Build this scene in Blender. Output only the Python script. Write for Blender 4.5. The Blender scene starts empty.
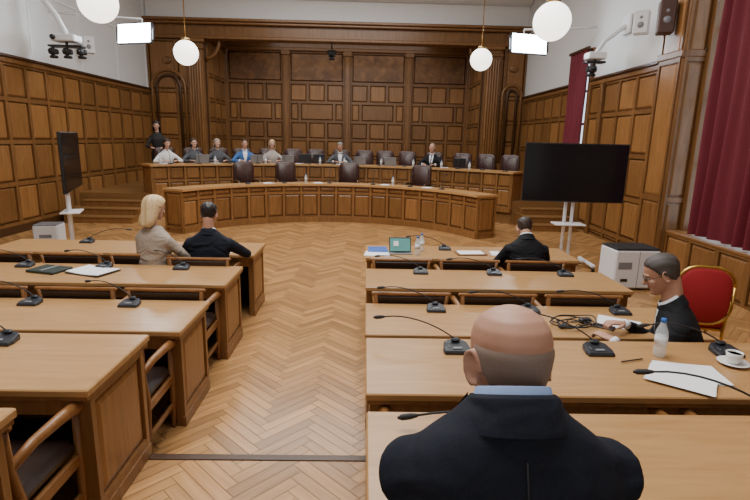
import bpy, bmesh, math, random
from mathutils import Vector, Matrix
random.seed(7)
V=Vector
sc=bpy.context.scene
COL=bpy.context.collection
# ------------------------------------------------------------ materials
MATS={}
def newmat(name):
    m=bpy.data.materials.new(name); m.use_nodes=True
    nt=m.node_tree; b=nt.nodes['Principled BSDF']; MATS[name]=m
    return m,nt,b
def plain(name,col,rough=.5,metal=0,emi=0,noise=0,spec=.5,nscale=30,fold=0):
    m,nt,b=newmat(name)
    b.inputs['Base Color'].default_value=(*col,1); b.inputs['Roughness'].default_value=rough
    b.inputs['Metallic'].default_value=metal; b.inputs['Specular IOR Level'].default_value=spec
    if emi:
        b.inputs['Emission Color'].default_value=(*col,1); b.inputs['Emission Strength'].default_value=emi
    if noise:
        tc=nt.nodes.new('ShaderNodeTexCoord'); n=nt.nodes.new('ShaderNodeTexNoise'); n.inputs['Scale'].default_value=nscale
        n.inputs['Detail'].default_value=4
        r=nt.nodes.new('ShaderNodeMix'); r.data_type='RGBA'
        r.inputs[6].default_value=(*[c*(1-noise) for c in col],1); r.inputs[7].default_value=(*[min(1,c*(1+noise)) for c in col],1)
        nt.links.new(tc.outputs['Object'],n.inputs['Vector']); nt.links.new(n.outputs['Fac'],r.inputs[0]); nt.links.new(r.outputs[2],b.inputs['Base Color'])
        bp=nt.nodes.new('ShaderNodeBump'); bp.inputs['Strength'].default_value=.15; bp.inputs['Distance'].default_value=.004
        nt.links.new(n.outputs['Fac'],bp.inputs['Height']); nt.links.new(bp.outputs['Normal'],b.inputs['Normal'])
        if fold:
            mp=nt.nodes.new('ShaderNodeMapping'); mp.inputs['Scale'].default_value=(1,1,1.9); mp.inputs['Rotation'].default_value=(.4,.5,0)
            n2=nt.nodes.new('ShaderNodeTexNoise'); n2.inputs['Scale'].default_value=fold; n2.inputs['Detail'].default_value=1.5; n2.inputs['Distortion'].default_value=1.0
            b2=nt.nodes.new('ShaderNodeBump'); b2.inputs['Strength'].default_value=.7; b2.inputs['Distance'].default_value=.05
            nt.links.new(tc.outputs['Object'],mp.inputs[0]); nt.links.new(mp.outputs[0],n2.inputs['Vector']); nt.links.new(n2.outputs['Fac'],b2.inputs['Height'])
            nt.links.new(b2.outputs['Normal'],bp.inputs['Normal'])
    return m
def wood(name,c1,c2,axis='Z',rough=.38,var=.25,uv=False,sc_=1.0):
    m,nt,b=newmat(name); L=nt.links.new; N=nt.nodes.new
    tc=N('ShaderNodeTexCoord'); mp=N('ShaderNodeMapping')
    s={'X':(1.2,14,14),'Y':(14,1.2,14),'Z':(14,14,1.2)}[axis]
    mp.inputs['Scale'].default_value=[k*sc_ for k in s]
    L(tc.outputs['UV' if uv else 'Object'],mp.inputs['Vector'])
    geo=N('ShaderNodeNewGeometry')
    ad=N('ShaderNodeVectorMath'); ad.operation='ADD'
    mu=N('ShaderNodeMath'); mu.operation='MULTIPLY'; mu.inputs[1].default_value=37.0
    L(geo.outputs['Random Per Island'],mu.inputs[0]); L(mp.outputs[0],ad.inputs[0]); L(mu.outputs[0],ad.inputs[1])
    n=N('ShaderNodeTexNoise'); n.inputs['Scale'].default_value=1.6; n.inputs['Detail'].default_value=6; n.inputs['Roughness'].default_value=.62; n.inputs['Distortion'].default_value=.6
    L(ad.outputs[0],n.inputs['Vector'])
    cr=N('ShaderNodeValToRGB'); cr.color_ramp.elements[0].position=.3; cr.color_ramp.elements[1].position=.7
    cr.color_ramp.elements[0].color=(*c2,1); cr.color_ramp.elements[1].color=(*c1,1)
    L(n.outputs['Fac'],cr.inputs[0])
    mr=N('ShaderNodeMapRange'); mr.inputs[3].default_value=1-var; mr.inputs[4].default_value=1+var
    L(geo.outputs['Random Per Island'],mr.inputs[0])
    mx=N('ShaderNodeVectorMath'); mx.operation='SCALE'; L(cr.outputs[0],mx.inputs[0]); L(mr.outputs[0],mx.inputs['Scale'])
    L(mx.outputs[0],b.inputs['Base Color'])
    b.inputs['Roughness'].default_value=rough
    bp=N('ShaderNodeBump'); bp.inputs['Strength'].default_value=.08; bp.inputs['Distance'].default_value=.003
    L(n.outputs['Fac'],bp.inputs['Height']); L(bp.outputs['Normal'],b.inputs['Normal'])
    return m
wood('wood_wall',(.225,.108,.035),(.132,.058,.018),'Z',.34,.14)
wood('wood_panel',(.295,.142,.046),(.170,.076,.023),'Z',.31,.24)
wood('wood_dark',(.075,.033,.012),(.045,.019,.007),'X',.35,.1)
wood('wood_top',(.53,.305,.125),(.40,.215,.080),'X',.28,.08)
wood('wood_body',(.28,.136,.044),(.18,.080,.025),'Z',.36,.10)
wood('wood_stage',(.26,.135,.048),(.18,.088,.030),'X',.35,.05)
wood('wood_chair',(.29,.132,.042),(.19,.08,.024),'Z',.33,.06)
wood('parquet',(.49,.270,.108),(.345,.175,.062),'X',.23,.26,uv=True,sc_=1.0)
m,nt,b=newmat('wood_carved'); L=nt.links.new; N=nt.nodes.new
tc=N('ShaderNodeTexCoord'); vo=N('ShaderNodeTexVoronoi'); vo.inputs['Scale'].default_value=7; vo.feature='SMOOTH_F1'
no=N('ShaderNodeTexNoise'); no.inputs['Scale'].default_value=5; no.inputs['Detail'].default_value=5
mxv=N('ShaderNodeMix'); mxv.data_type='RGBA'; mxv.inputs[0].default_value=.35
L(tc.outputs['Object'],no.inputs['Vector']); L(tc.outputs['Object'],mxv.inputs[6]); L(no.outputs['Color'],mxv.inputs[7]); L(mxv.outputs[2],vo.inputs['Vector'])
cr=N('ShaderNodeValToRGB'); cr.color_ramp.elements[0].color=(.27,.13,.046,1); cr.color_ramp.elements[1].color=(.10,.044,.016,1); cr.color_ramp.elements[1].position=.8
L(vo.outputs['Distance'],cr.inputs[0]); L(cr.outputs[0],b.inputs['Base Color']); b.inputs['Roughness'].default_value=.4
bp=N('ShaderNodeBump'); bp.inputs['Strength'].default_value=.3; bp.inputs['Distance'].default_value=.02; bp.invert=True
L(vo.outputs['Distance'],bp.inputs['Height']); L(bp.outputs['Normal'],b.inputs['Normal'])
m,nt,b=newmat('acoustic'); L=nt.links.new; N=nt.nodes.new
tc=N('ShaderNodeTexCoord'); vo=N('ShaderNodeTexVoronoi'); vo.inputs['Scale'].default_value=14; vo.inputs['Randomness'].default_value=0.15
cr=N('ShaderNodeValToRGB'); cr.color_ramp.elements[0].position=.12; cr.color_ramp.elements[0].color=(.42,.43,.43,1); cr.color_ramp.elements[1].position=.22; cr.color_ramp.elements[1].color=(.66,.67,.67,1)
L(tc.outputs['Object'],vo.inputs['Vector']); L(vo.outputs['Distance'],cr.inputs[0]); L(cr.outputs[0],b.inputs['Base Color']); b.inputs['Roughness'].default_value=.8
plain('plaster',(.76,.77,.77),.8,noise=.03,nscale=4)
plain('black',(.012,.012,.014),.35); plain('black_matte',(.02,.02,.022),.7,noise=.2)
plain('mic_base',(.022,.026,.034),.38); plain('grey_plastic',(.22,.23,.25),.4)
plain('screen',(.008,.009,.012),.12); plain('white_plastic',(.75,.76,.78),.4); plain('white_case',(.76,.78,.81),.45,noise=.04)
plain('paper',(.88,.89,.92),.7); plain('blue_folder',(.02,.10,.42),.5); plain('green_book',(.02,.035,.03),.6)
plain('chrome',(.6,.6,.62),.2,1); plain('steel',(.35,.35,.37),.35,1)
plain('globe',(1,.94,.84),.4,emi=3.2); plain('led',(.84,.93,1),.4,emi=24)
plain('leather',(.050,.022,.018),.34,noise=.15,nscale=60); plain('leather_dk',(.030,.016,.012),.40,noise=.2,nscale=60)
plain('red_velvet',(.36,.012,.018),.8,noise=.1,nscale=80); plain('gold',(.7,.45,.12),.3,1)
plain('curtain',(.13,.005,.016),.75,noise=.15,nscale=20)
plain('skin',(.50,.275,.19),.48,noise=.08,nscale=25,spec=.4); plain('skin_f',(.54,.32,.235),.5,noise=.04,nscale=20)
plain('lips',(.40,.13,.11),.45); plain('eye_w',(.7,.7,.68),.25); plain('eye_d',(.02,.012,.01),.2)
plain('hair_black',(.012,.009,.009),.45,noise=.3,nscale=50); plain('hair_brown',(.035,.022,.015),.5,noise=.3,nscale=50)
plain('hair_stubble',(.270,.205,.170),.7,noise=.22,nscale=260)
plain('hair_grey',(.20,.18,.165),.6,noise=.3,nscale=90); plain('hair_salt',(.060,.050,.045),.6,noise=.45,nscale=120); plain('hair_blonde',(.62,.45,.24),.42,noise=.35,nscale=45); plain('hair_lgrey',(.35,.28,.22),.55,noise=.2,nscale=60)
plain('suit_navy',(.009,.012,.021),.85,noise=.45,nscale=160,spec=.25,fold=4.5); plain('suit_black',(.009,.010,.013),.8,noise=.3,nscale=120,spec=.25,fold=5)
plain('suit_blue',(.04,.12,.32),.8,noise=.1); plain('suit_grey',(.07,.075,.085),.8,noise=.15)
plain('jacket_beige',(.34,.28,.225),.85,noise=.35,nscale=90,fold=5); plain('blouse_white',(.70,.70,.70),.8,noise=.05)
plain('blouse_black',(.012,.012,.012),.8); plain('cardigan',(.38,.34,.31),.85,noise=.1)
plain('shirt_white',(.78,.80,.84),.7); plain('shirt_blue',(.22,.32,.55),.7); plain('tie',(.05,.02,.08),.5)
plain('shoe',(.01,.01,.01),.3); plain('cable',(.01,.01,.01),.5); plain('cap_blue',(.03,.15,.5),.4); plain('ceramic',(.82,.82,.80),.15); plain('coffee',(.05,.02,.01),.2)
plain('map_green',(.10,.30,.28),.3,emi=.25); plain('screen_blue',(.10,.28,.42),.3,emi=.5); plain('brass',(.45,.3,.12),.35,1)
plain('brown_box',(.08,.04,.03),.5)
m,nt,b=newmat('clear'); b.inputs['Base Color'].default_value=(.85,.92,.97,1); b.inputs['Roughness'].default_value=.05; b.inputs['Alpha'].default_value=.38
m,nt,b=newmat('glass'); b.inputs['Base Color'].default_value=(.9,.95,1,1); b.inputs['Roughness'].default_value=.02; b.inputs['Alpha'].default_value=.15
# ------------------------------------------------------------ builder
def orth(d):
    d=d.normalized(); a=V((0,0,1)) if abs(d.z)<.9 else V((1,0,0))
    u=d.cross(a).normalized(); return u,d.cross(u).normalized()
class B:
    def __init__(s): s.v=[];s.f=[];s.mi=[];s.sm=[];s.ml=[];s.T=Matrix.Identity(4)
    def m(s,n):
        if n not in s.ml: s.ml.append(n)
        return s.ml.index(n)
    def add(s,vs,fs,mat,smooth=False):
        o=len(s.v); k=s.m(mat)
        s.v+=[s.T@V(p) for p in vs]
        for f in fs: s.f.append(tuple(i+o for i in f)); s.mi.append(k); s.sm.append(smooth)
    def box(s,c,h,mat,bev=0,R=None):
        c=V(c); hx,hy,hz=[k/2 for k in h]
        def tr(p): 
            p=V(p); return c+(R@p if R is not None else p)
        if bev<=0:
            vs=[tr((x,y,z)) for x in(-hx,hx) for y in(-hy,hy) for z in(-hz,hz)]
            s.add(vs,[(0,1,3,2),(4,6,7,5),(0,4,5,1),(2,3,7,6),(0,2,6,4),(1,5,7,3)],mat); return
        bev=min(bev,hx*.95,hy*.95,hz*.95); H=(hx,hy,hz); vs=[]
        for cc in range(8):
            sg=[1 if cc>>a&1 else -1 for a in range(3)]
            for ax in range(3): vs.append(tr([sg[a]*(H[a] if a==ax else H[a]-bev) for a in range(3)]))
        fs=[]
        for ax in range(3):
            o=[a for a in range(3) if a!=ax]
            for sgn in (0,1):
                base=sgn<<ax; q=[base,base|1<<o[0],base|1<<o[0]|1<<o[1],base|1<<o[1]]
                fs.append(tuple(k*3+ax for k in q))
            for cc in range(8):
                if not cc>>ax&1:
                    c2=cc|1<<ax; fs.append((cc*3+o[0],c2*3+o[0],c2*3+o[1],cc*3+o[1]))
        for cc in range(8): fs.append((cc*3,cc*3+1,cc*3+2))
        s.add(vs,fs,mat)
    def bb(s,x0,x1,y0,y1,z0,z1,mat,bev=0): s.box(((x0+x1)/2,(y0+y1)/2,(z0+z1)/2),(x1-x0,y1-y0,z1-z0),mat,bev)
    def loft(s,rings,mat,smooth=True,cap=True,closed=True):
        n=len(rings[0]); vs=[p for r in rings for p in r]; fs=[]
        for i in range(len(rings)-1):
            for j in range(n if closed else n-1):
                k=(j+1)%n; fs.append((i*n+j,i*n+k,(i+1)*n+k,(i+1)*n+j))
        if cap and closed: fs.append(tuple(range(n))); fs.append(tuple((len(rings)-1)*n+j for j in range(n)))
        s.add(vs,fs,mat,smooth)
    def tube(s,pts,r,mat,n=8,rnd=False,flat=1.0):
        pts=[V(p) for p in pts]
        if not isinstance(r,(list,tuple)): r=[r]*len(pts)
        r=list(r)
        if rnd:
            d0=(pts[0]-pts[1]).normalized(); d1=(pts[-1]-pts[-2]).normalized()
            P0=[];R0=[];P1=[];R1=[]
            for a in (80,50,22):
                q=math.radians(a); P0.append(pts[0]+d0*r[0]*math.sin(q)); R0.append(r[0]*math.cos(q))
            for a in (22,50,80):
                q=math.radians(a); P1.append(pts[-1]+d1*r[-1]*math.sin(q)); R1.append(r[-1]*math.cos(q))
            pts=P0+pts+P1; r=R0+r+R1
        u,w=orth(pts[1]-pts[0]); rings=[]
        for i,p in enumerate(pts):
            d=(pts[min(i+1,len(pts)-1)]-pts[max(i-1,0)]).normalized()
            u=(u-d*u.dot(d)).normalized(); w=d.cross(u)
            rings.append([p+(u*math.cos(2*math.pi*j/n)+w*math.sin(2*math.pi*j/n)*flat)*r[i] for j in range(n)])
        s.loft(rings,mat)
    def ball(s,c,r,mat,nu=16,nv=10,R=None,half=None):
        c=V(c); r=r if isinstance(r,(tuple,list)) else (r,r,r); rings=[]
        for i in range(nv+1):
            a=math.pi*i/nv; a=max(.02,min(math.pi-.02,a)); 
            if half and a>half: break
            ring=[]
            for j in range(nu):
                t=2*math.pi*j/nu; p=V((math.sin(a)*math.cos(t)*r[0],math.sin(a)*math.sin(t)*r[1],math.cos(a)*r[2]))
                ring.append(c+(R@p if R is not None else p))
            rings.append(ring)
        s.loft(rings,mat)
    def lathe(s,c,prof,mat,n=20,smooth=True):
        c=V(c); s.loft([[c+V((r*math.cos(2*math.pi*j/n),r*math.sin(2*math.pi*j/n),z)) for j in range(n)] for r,z in prof],mat,smooth)
    def prism(s,poly,z0,z1,mat):
        n=len(poly); vs=[(x,y,z0) for x,y in poly]+[(x,y,z1) for x,y in poly]
        fs=[(i,(i+1)%n,n+(i+1)%n,n+i) for i in range(n)]+[tuple(range(n)),tuple(range(n,2*n))]
        s.add(vs,fs,mat)
    def mesh(s,name):
        me=bpy.data.meshes.new(name); me.from_pydata(s.v,[],s.f)
        for n in s.ml: me.materials.append(MATS[n])
        me.polygons.foreach_set('material_index',s.mi); me.polygons.foreach_set('use_smooth',s.sm)
        bm=bmesh.new(); bm.from_mesh(me); bmesh.ops.recalc_face_normals(bm,faces=bm.faces); bm.to_mesh(me); bm.free()
        me.update(); return me
    def obj(s,name,loc=(0,0,0),rz=0):
        o=bpy.data.objects.new(name,s.mesh(name)); COL.objects.link(o); o.location=loc; o.rotation_euler=(0,0,rz); return o
def inst(o,loc,rz=0):
    c=bpy.data.objects.new(o.name.split('.')[0],o.data); COL.objects.link(c); c.location=loc; c.rotation_euler=(0,0,rz); return c
def pgrid(b,O,U,Nn,us,zs,s=.06,d=.03,fm='wood_wall',pm='wood_panel',inset=.035,pms=None,back=True):
    O=V(O);U=V(U);Nn=V(Nn);W=V((0,0,1))
    P=lambda u,z,n:O+U*u+W*z+Nn*n
    def ob(u0,u1,z0,z1,n0,n1,mat):
        vs=[P(u,z,n) for u in(u0,u1) for z in(z0,z1) for n in(n0,n1)]
        b.add(vs,[(0,1,3,2),(4,6,7,5),(0,4,5,1),(2,3,7,6),(0,2,6,4),(1,5,7,3)],mat)
    if back: b.add([P(us[0],zs[0],0),P(us[-1],zs[0],0),P(us[-1],zs[-1],0),P(us[0],zs[-1],0)],[(0,1,2,3)],'wood_dark')
    for u in us: ob(max(us[0],u-s/2),min(us[-1],u+s/2),zs[0],zs[-1],0,d,fm)
    for i in range(len(us)-1):
        a0=us[i]+s/2; a1=us[i+1]-s/2
        for z in zs: ob(a0,a1,max(zs[0],z-s/2),min(zs[-1],z+s/2),0,d*.96,fm)
        for k in range(len(zs)-1):
            z0=zs[k]+s/2; z1=zs[k+1]-s/2; mt=pms[k] if pms and pms[k] else pm
            g=.016; q=[P(a0+g,z0+g,.004),P(a1-g,z0+g,.004),P(a1-g,z1-g,.004),P(a0+g,z1-g,.004)]
            i2=inset+g; h=d*.75
            r=[P(a0+i2,z0+i2,h),P(a1-i2,z0+i2,h),P(a1-i2,z1-i2,h),P(a0+i2,z1-i2,h)]
            b.add(q+r,[(0,1,5,4),(1,2,6,5),(2,3,7,6),(3,0,4,7),(4,5,6,7)],mt)
def fr(a,b_,n): return [a+(b_-a)*i/n for i in range(n+1)]
# ------------------------------------------------------------ camera
cam=bpy.data.cameras.new('camera'); cam.sensor_width=36; cam.lens=24.2; cam.clip_start=.05
co=bpy.data.objects.new('camera',cam); COL.objects.link(co); sc.camera=co
Mc=Matrix.Rotation(-math.radians(1.3),4,'Z')@Matrix.Rotation(math.radians(90-12.4),4,'X')@Matrix.Rotation(math.radians(1.3),4,'Z')
co.matrix_world=Matrix.Translation((0,0,2.07))@Mc
XL,XR,YP,ZC=-7.2,5.3,17.6,6.9
AY=20.0; YE=20.3
# ------------------------------------------------------------ floor
def parquet(name,x0,x1,y0,y1,z):
    bm=bmesh.new(); uvl=bm.loops.layers.uv.new('UVMap'); w=.08;Ln=.48; q=math.sqrt(.5)
    def quad(a0,a1,b0,b1,hor):
        cx=((a0+a1)/2-(b0+b1)/2)*q; cy=((a0+a1)/2+(b0+b1)/2)*q
        if not(x0-.35<cx<x1+.35 and y0-.35<cy<y1+.35): return
        g=.0018; P=[(a0+g,b0+g),(a1-g,b0+g),(a1-g,b1-g),(a0+g,b1-g)]
        vs=[bm.verts.new(((a-b)*q,(a+b)*q,z)) for a,b in P]; f=bm.faces.new(vs)
        of=random.random()*9
        uv=[(0,0),(Ln,0),(Ln,w),(0,w)] if hor else [(0,0),(0,w),(Ln,w),(Ln,0)]
        for l,t in zip(f.loops,uv): l[uvl].uv=(t[0]+of,t[1]+of)
    for k in range(-160,420):
        for m_ in range(-26,26):
            a=k*w+m_*Ln; b_=k*w-m_*Ln
            cx=(a-b_)*q; cy=(a+b_)*q
            if not(x0-1<cx<x1+1 and y0-1<cy<y1+1): continue
            quad(a,a+Ln,b_,b_+w,True); quad(a+Ln,a+Ln+w,b_+w-Ln,b_+w,False)
    for co_,no_ in (((x0,0,0),(-1,0,0)),((x1,0,0),(1,0,0)),((0,y0,0),(0,-1,0)),((0,y1,0),(0,1,0))):
        bmesh.ops.bisect_plane(bm,geom=bm.verts[:]+bm.edges[:]+bm.faces[:],plane_co=co_,plane_no=no_,clear_outer=True)
    me=bpy.data.meshes.new(name); 
    for f in bm.faces:
        if f.normal.z<0: f.normal_flip()
    bm.to_mesh(me); bm.free(); me.materials.append(MATS['parquet'])
    o=bpy.data.objects.new(name,me); COL.objects.link(o); return o
parquet('floor',XL,XR,2.74,13.2,0)
b=B(); b.bb(XL-.2,XR+.2,-2.2,YE,-.12,-.004,'wood_dark'); b.obj('floor_base')
parquet('floor_upper',XL,XR,1.55,2.70,.17)
b=B(); b.bb(XL,XR,1.5,2.735,-.003,.166,'wood_body'); b.bb(XL,XR,2.69,2.755,.14,.176,'wood_dark',.008); b.bb(XL,XR,-2,1.5,-.003,.336,'wood_body'); b.bb(XL,XR,1.46,1.525,.31,.346,'wood_dark',.008); b.bb(XL,XR,-2,1.47,.33,.34,'wood_stage')
b.obj('floor_step')
# ------------------------------------------------------------ walls
b=B(); b.bb(XL-.2,XL-.032,-2,YE,0,3.5,'plaster'); 
us=fr(0,YP+2,28)
pgrid(b,(XL-.03,-2,0),(0,1,0),(1,0,0),us,[.0,.18,1.0,1.85,2.7,3.4],.085,.045)
b.bb(XL-.03,XL+.05,-2,YP,3.4,3.5,'wood_wall',.01); b.bb(XL-.03,XL+.09,-2,YP,3.5,3.56,'wood_dark',.01)
b.bb(XL-.03,XL+.03,-2,YP,0,.16,'wood_dark')
b.bb(XL-.2,XL-.02,-2,YE,3.5,ZC,'acoustic')
for y in fr(-2,YP-.1,10): b.bb(XL-.02,XL-.005,y-.02,y+.02,3.56,ZC,'plaster')
b.bb(XL-.02,XL-.002,-2,YP,5.0,5.06,'plaster')
b.obj('wall_left')
b=B()
segs=[(-2,5.7),(8.15,12.35),(13.5,YP)]
for y0,y1 in segs:
    n=max(2,round((y1-y0)/.68)); b.bb(XR+.032,XR+.2,y0,y1,0,3.5,'plaster')
    pgrid(b,(XR+.03,y0,0),(0,1,0),(-1,0,0),fr(0,y1-y0,n),[.0,.18,1.0,1.85,2.7,3.4],.085,.045)
    b.bb(XR-.05,XR+.03,y0,y1,3.4,3.5,'wood_wall',.01); b.bb(XR-.09,XR+.03,y0,y1,3.5,3.56,'wood_dark',.01)
    b.bb(XR+.02,XR+.2,y0,y1,3.5,ZC,'acoustic')
for y0,y1,z0,z1 in ((5.7,8.15,.66,4.9),(12.35,13.5,.9,4.15)):
    b.bb(XR+.032,XR+.2,y0,y1,0,z0,'plaster'); b.bb(XR+.02,XR+.2,y0,y1,z1,ZC,'acoustic')
    pgrid(b,(XR+.03,y0,0),(0,1,0),(-1,0,0),fr(0,y1-y0,4 if y1-y0>2 else 2),[0,z0],.07,.03)
    b.bb(XR-.30 if y0<6 else XR-.16,XR+.2,y0-.02,y1+.02,z0,z0+.05,'wood_body',.01)
    for yy in (y0,y1): b.bb(XR-.06,XR+.2,yy-.06,yy+.06,z0,z1+.1,'wood_wall',.01)
    b.bb(XR-.06,XR+.2,y0,y1,z1,z1+.12,'wood_wall',.01)
pgrid(b,(XR-.26,5.0,0),(0,1,0),(-1,0,0),fr(0,3.15,5),[0,.66],.07,.03)
b.bb(XR+.02,XR+.2,YP,YE,0,ZC,'plaster')
b.bb(XR-.07,XR+.0,9.15,9.3,0,3.4,'wood_wall',.01); b.bb(XR-.07,XR+.0,11.6,11.75,0,3.4,'wood_wall',.01)
b.obj('wall_right')
for k,(y0,y1,z0,z1) in enumerate(((5.7,8.15,.71,4.9),(12.35,13.5,.95,4.15))):
    b=B(); X=XR+.12
    for y in fr(y0+.06,y1-.06,3): b.bb(X-.03,X+.03,y-.03,y+.03,z0,z1,'white_plastic')
    for z in fr(z0+.03,z1-.03,4): b.bb(X-.025,X+.025,y0+.06,y1-.06,z-.03,z+.03,'white_plastic')
    b.add([(X,y0,z0),(X,y1,z0),(X,y1,z1),(X,y0,z1)],[(0,1,2,3)],'glass')
    b.obj('window_%d'%(k+1))
def curtain(y0,y1,z0,z1,x,amp,per):
    b=B(); n=int((y1-y0)/per*14); rows=8; rings=[]
    for i in range(rows+1):
        z=z0+(z1-z0)*i/rows; r=[]
        for j in range(n+1):
            t=j/n; y=y0+(y1-y0)*t; a=amp*(1-.35*i/rows)
            xx=x+a*math.sin(2*math.pi*(y-y0)/per+.5*math.sin(y*5)+.25*(rows-i)/rows*math.sin(y*9))+a*.3*math.sin(y*31)
            r.append(V((xx,y+.02*math.sin(i*.9+y*8),z)))
        rings.append(r)
    b.loft(rings,'curtain',closed=False)
    return b
b=curtain(5.3,7.75,.74,5.2,XR-.20,.065,.24); b.bb(XR-.24,XR-.16,5.2,8.05,5.15,5.25,'wood_dark'); b.obj('red_curtain')
b=curtain(12.38,13.48,.98,4.25,XR-.13,.04,.2); b.bb(XR-.17,XR-.11,12.36,13.5,4.23,4.29,'wood_dark'); b.obj('red_curtain')
b=B(); b.bb(4.9,XR+.02,8.2,8.85,0,ZC,'wood_wall',.015)
pgrid(b,(4.9,8.2,0),(1,0,0),(0,-1,0),[.02,.38],[.25,1.2,3.4,5.6],.08,.025,back=False)
pgrid(b,(4.9,8.2,0),(0,1,0),(-1,0,0),[.03,.62],[.25,1.2,3.4,5.6],.09,.025,back=False)
b.bb(4.84,XR,8.14,8.91,0,.22,'wood_wall',.02); b.bb(4.86,XR,8.16,8.89,3.42,3.54,'wood_wall',.02)
b.obj('trim_pilaster')
# ---------------- proscenium + alcove
AL,AR=-5.35,3.9
b=B()
for x0,x1,inn in ((XL,AL,1),(AR,XR,-1)):
    b.bb(x0,x1,YP+.03,YP+.25,0,5.15,'wood_dark')
    w=x1-x0
    pgrid(b,(x0,YP+.03,0),(1,0,0),(0,-1,0),fr(0,w,2),[.0,.7,1.3,2.0,2.7,3.5,5.1],.10,.045)
    px=x1-.28 if inn==1 else x0+.28
    b.bb(px-.26,px+.26,YP-.12,YP+.05,.6,5.1,'wood_wall',.02)
    for k in range(5):
        xx=px-.17+k*.085; b.tube([(xx,YP-.125,1.5),(xx,YP-.125,4.7)],.03,'wood_panel',8,True)
    b.bb(px-.31,px+.31,YP-.18,YP+.05,4.80,4.9,'wood_wall',.02); b.bb(px-.34,px+.34,YP-.2,YP+.05,5.0,5.14,'wood_wall',.03)
    b.bb(px-.31,px+.31,YP-.16,YP+.05,.6,1.3,'wood_wall',.02)
    cx=(x0+ (x1-.56))/2 if inn==1 else (x1+(x0+.56))/2; ra=(w-.56)/2-.1
    for dz,rr_ in ((0,ra),(0,ra-.16)):
        pts=[(cx-rr_,YP-.03,1.4),(cx-rr_,YP-.03,3.6)]+[(cx-rr_*math.cos(a),YP-.03,3.6+rr_*math.sin(a)) for a in fr(0,math.pi,14)][1:-1]+[(cx+rr_,YP-.03,3.6),(cx+rr_,YP-.03,1.4)]
        b.tube(pts,.05,'wood_dark' if rr_<ra else 'wood_wall',8)
    b.ball((cx,YP-.02,4.45),(.16,.05,.12),'wood_carved')
b.bb(XL,XR,YP-.14,YP+.3,5.12,5.22,'wood_wall',.02); b.bb(XL,XR,YP-.04,YP+.3,5.22,5.56,'wood_panel',.01)
b.bb(XL,XR,YP-.2,YP+.3,5.56,5.64,'wood_wall',.02); b.bb(XL,XR,YP-.27,YP+.3,5.64,5.73,'wood_wall',.02)
b.bb(XL,XR,YP+.1,YP+.3,5.73,ZC,'plaster')
for x,nx in ((AL,1),(AR,-1)):
    b.bb(min(x,x-nx*.15),max(x,x-nx*.15),YP+.2,AY,0,5.9,'wood_dark')
    pgrid(b,(x,YP+.25,0),(0,1,0),(nx,0,0),fr(0,AY-YP-.25,3),[.6,1.3,2.0,2.6,3.25,4.05,5.2],.08,.04)
    b.bb(min(x,x+nx*.14),max(x,x+nx*.14),YP+.25,AY,5.2,5.4,'wood_wall',.02)
    pts=[(x+nx*(.03+.45*math.sin(a)),YP+.12,4.55+.6*(1-math.cos(a))) for a in fr(0,math.pi/2,10)]
    b.tube(pts,.06,'wood_wall',8)
b.bb(AL,AR,YP+.2,AY+.2,5.72,5.9,'wood_wall')
b.obj('wall_proscenium')
b=B(); b.bb(AL-.1,AR+.1,AY,AY+.2,0,5.9,'wood_dark')
W4=(AR-AL)/4
for k in range(4):
    u0=AL+k*W4
    pgrid(b,(u0+.12,AY,0),(1,0,0),(0,-1,0),[0,W4-.24],[4.08,5.2],.11,.07,pm='wood_carved',back=False)
    pgrid(b,(u0+.12,AY,0),(1,0,0),(0,-1,0),fr(0,W4-.24,3),[3.38,4.08],.09,.06,back=False)
    pgrid(b,(u0+.12,AY,0),(1,0,0),(0,-1,0),[0,.38,W4-.62,W4-.24],[2.68,3.38],.09,.06,back=False)
    pgrid(b,(u0+.12,AY,0),(1,0,0),(0,-1,0),fr(0,W4-.24,3),[.6,1.35,2.0,2.68],.09,.06,back=False)
for k in range(5):
    u=AL+k*W4; b.bb(u-.13,u+.13,AY-.13,AY,.6,5.22,'wood_wall',.02)
    b.bb(u-.06,u+.06,AY-.15,AY-.12,1.0,5.0,'wood_panel',.01)
    b.bb(u-.17,u+.17,AY-.17,AY,5.05,5.22,'wood_wall',.02)
b.bb(AL,AR,AY-.16,AY,5.2,5.32,'wood_wall',.02); b.bb(AL,AR,AY-.10,AY,5.32,5.55,'wood_panel',.01)
b.bb(AL,AR,AY-.24,AY,5.55,5.72,'wood_wall',.02)
b.obj('wall_back')
b=B(); b.bb(XL-.2,XR+.2,-2.2,-2,0,ZC,'plaster'); b.obj('wall_front')
b=B(); b.bb(XL-.2,XR+.2,-2.2,YE,ZC,ZC+.15,'plaster'); b.obj('ceiling')
b=B()
pts=[(XL,YP+.08-.5*math.sin(a),ZC-.5*math.cos(a)) for a in fr(0,math.pi/2,8)]
b.loft([[V(p),V((XR,p[1],p[2]))] for p in pts],'plaster',closed=False)
b.obj('trim_cove')
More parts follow.
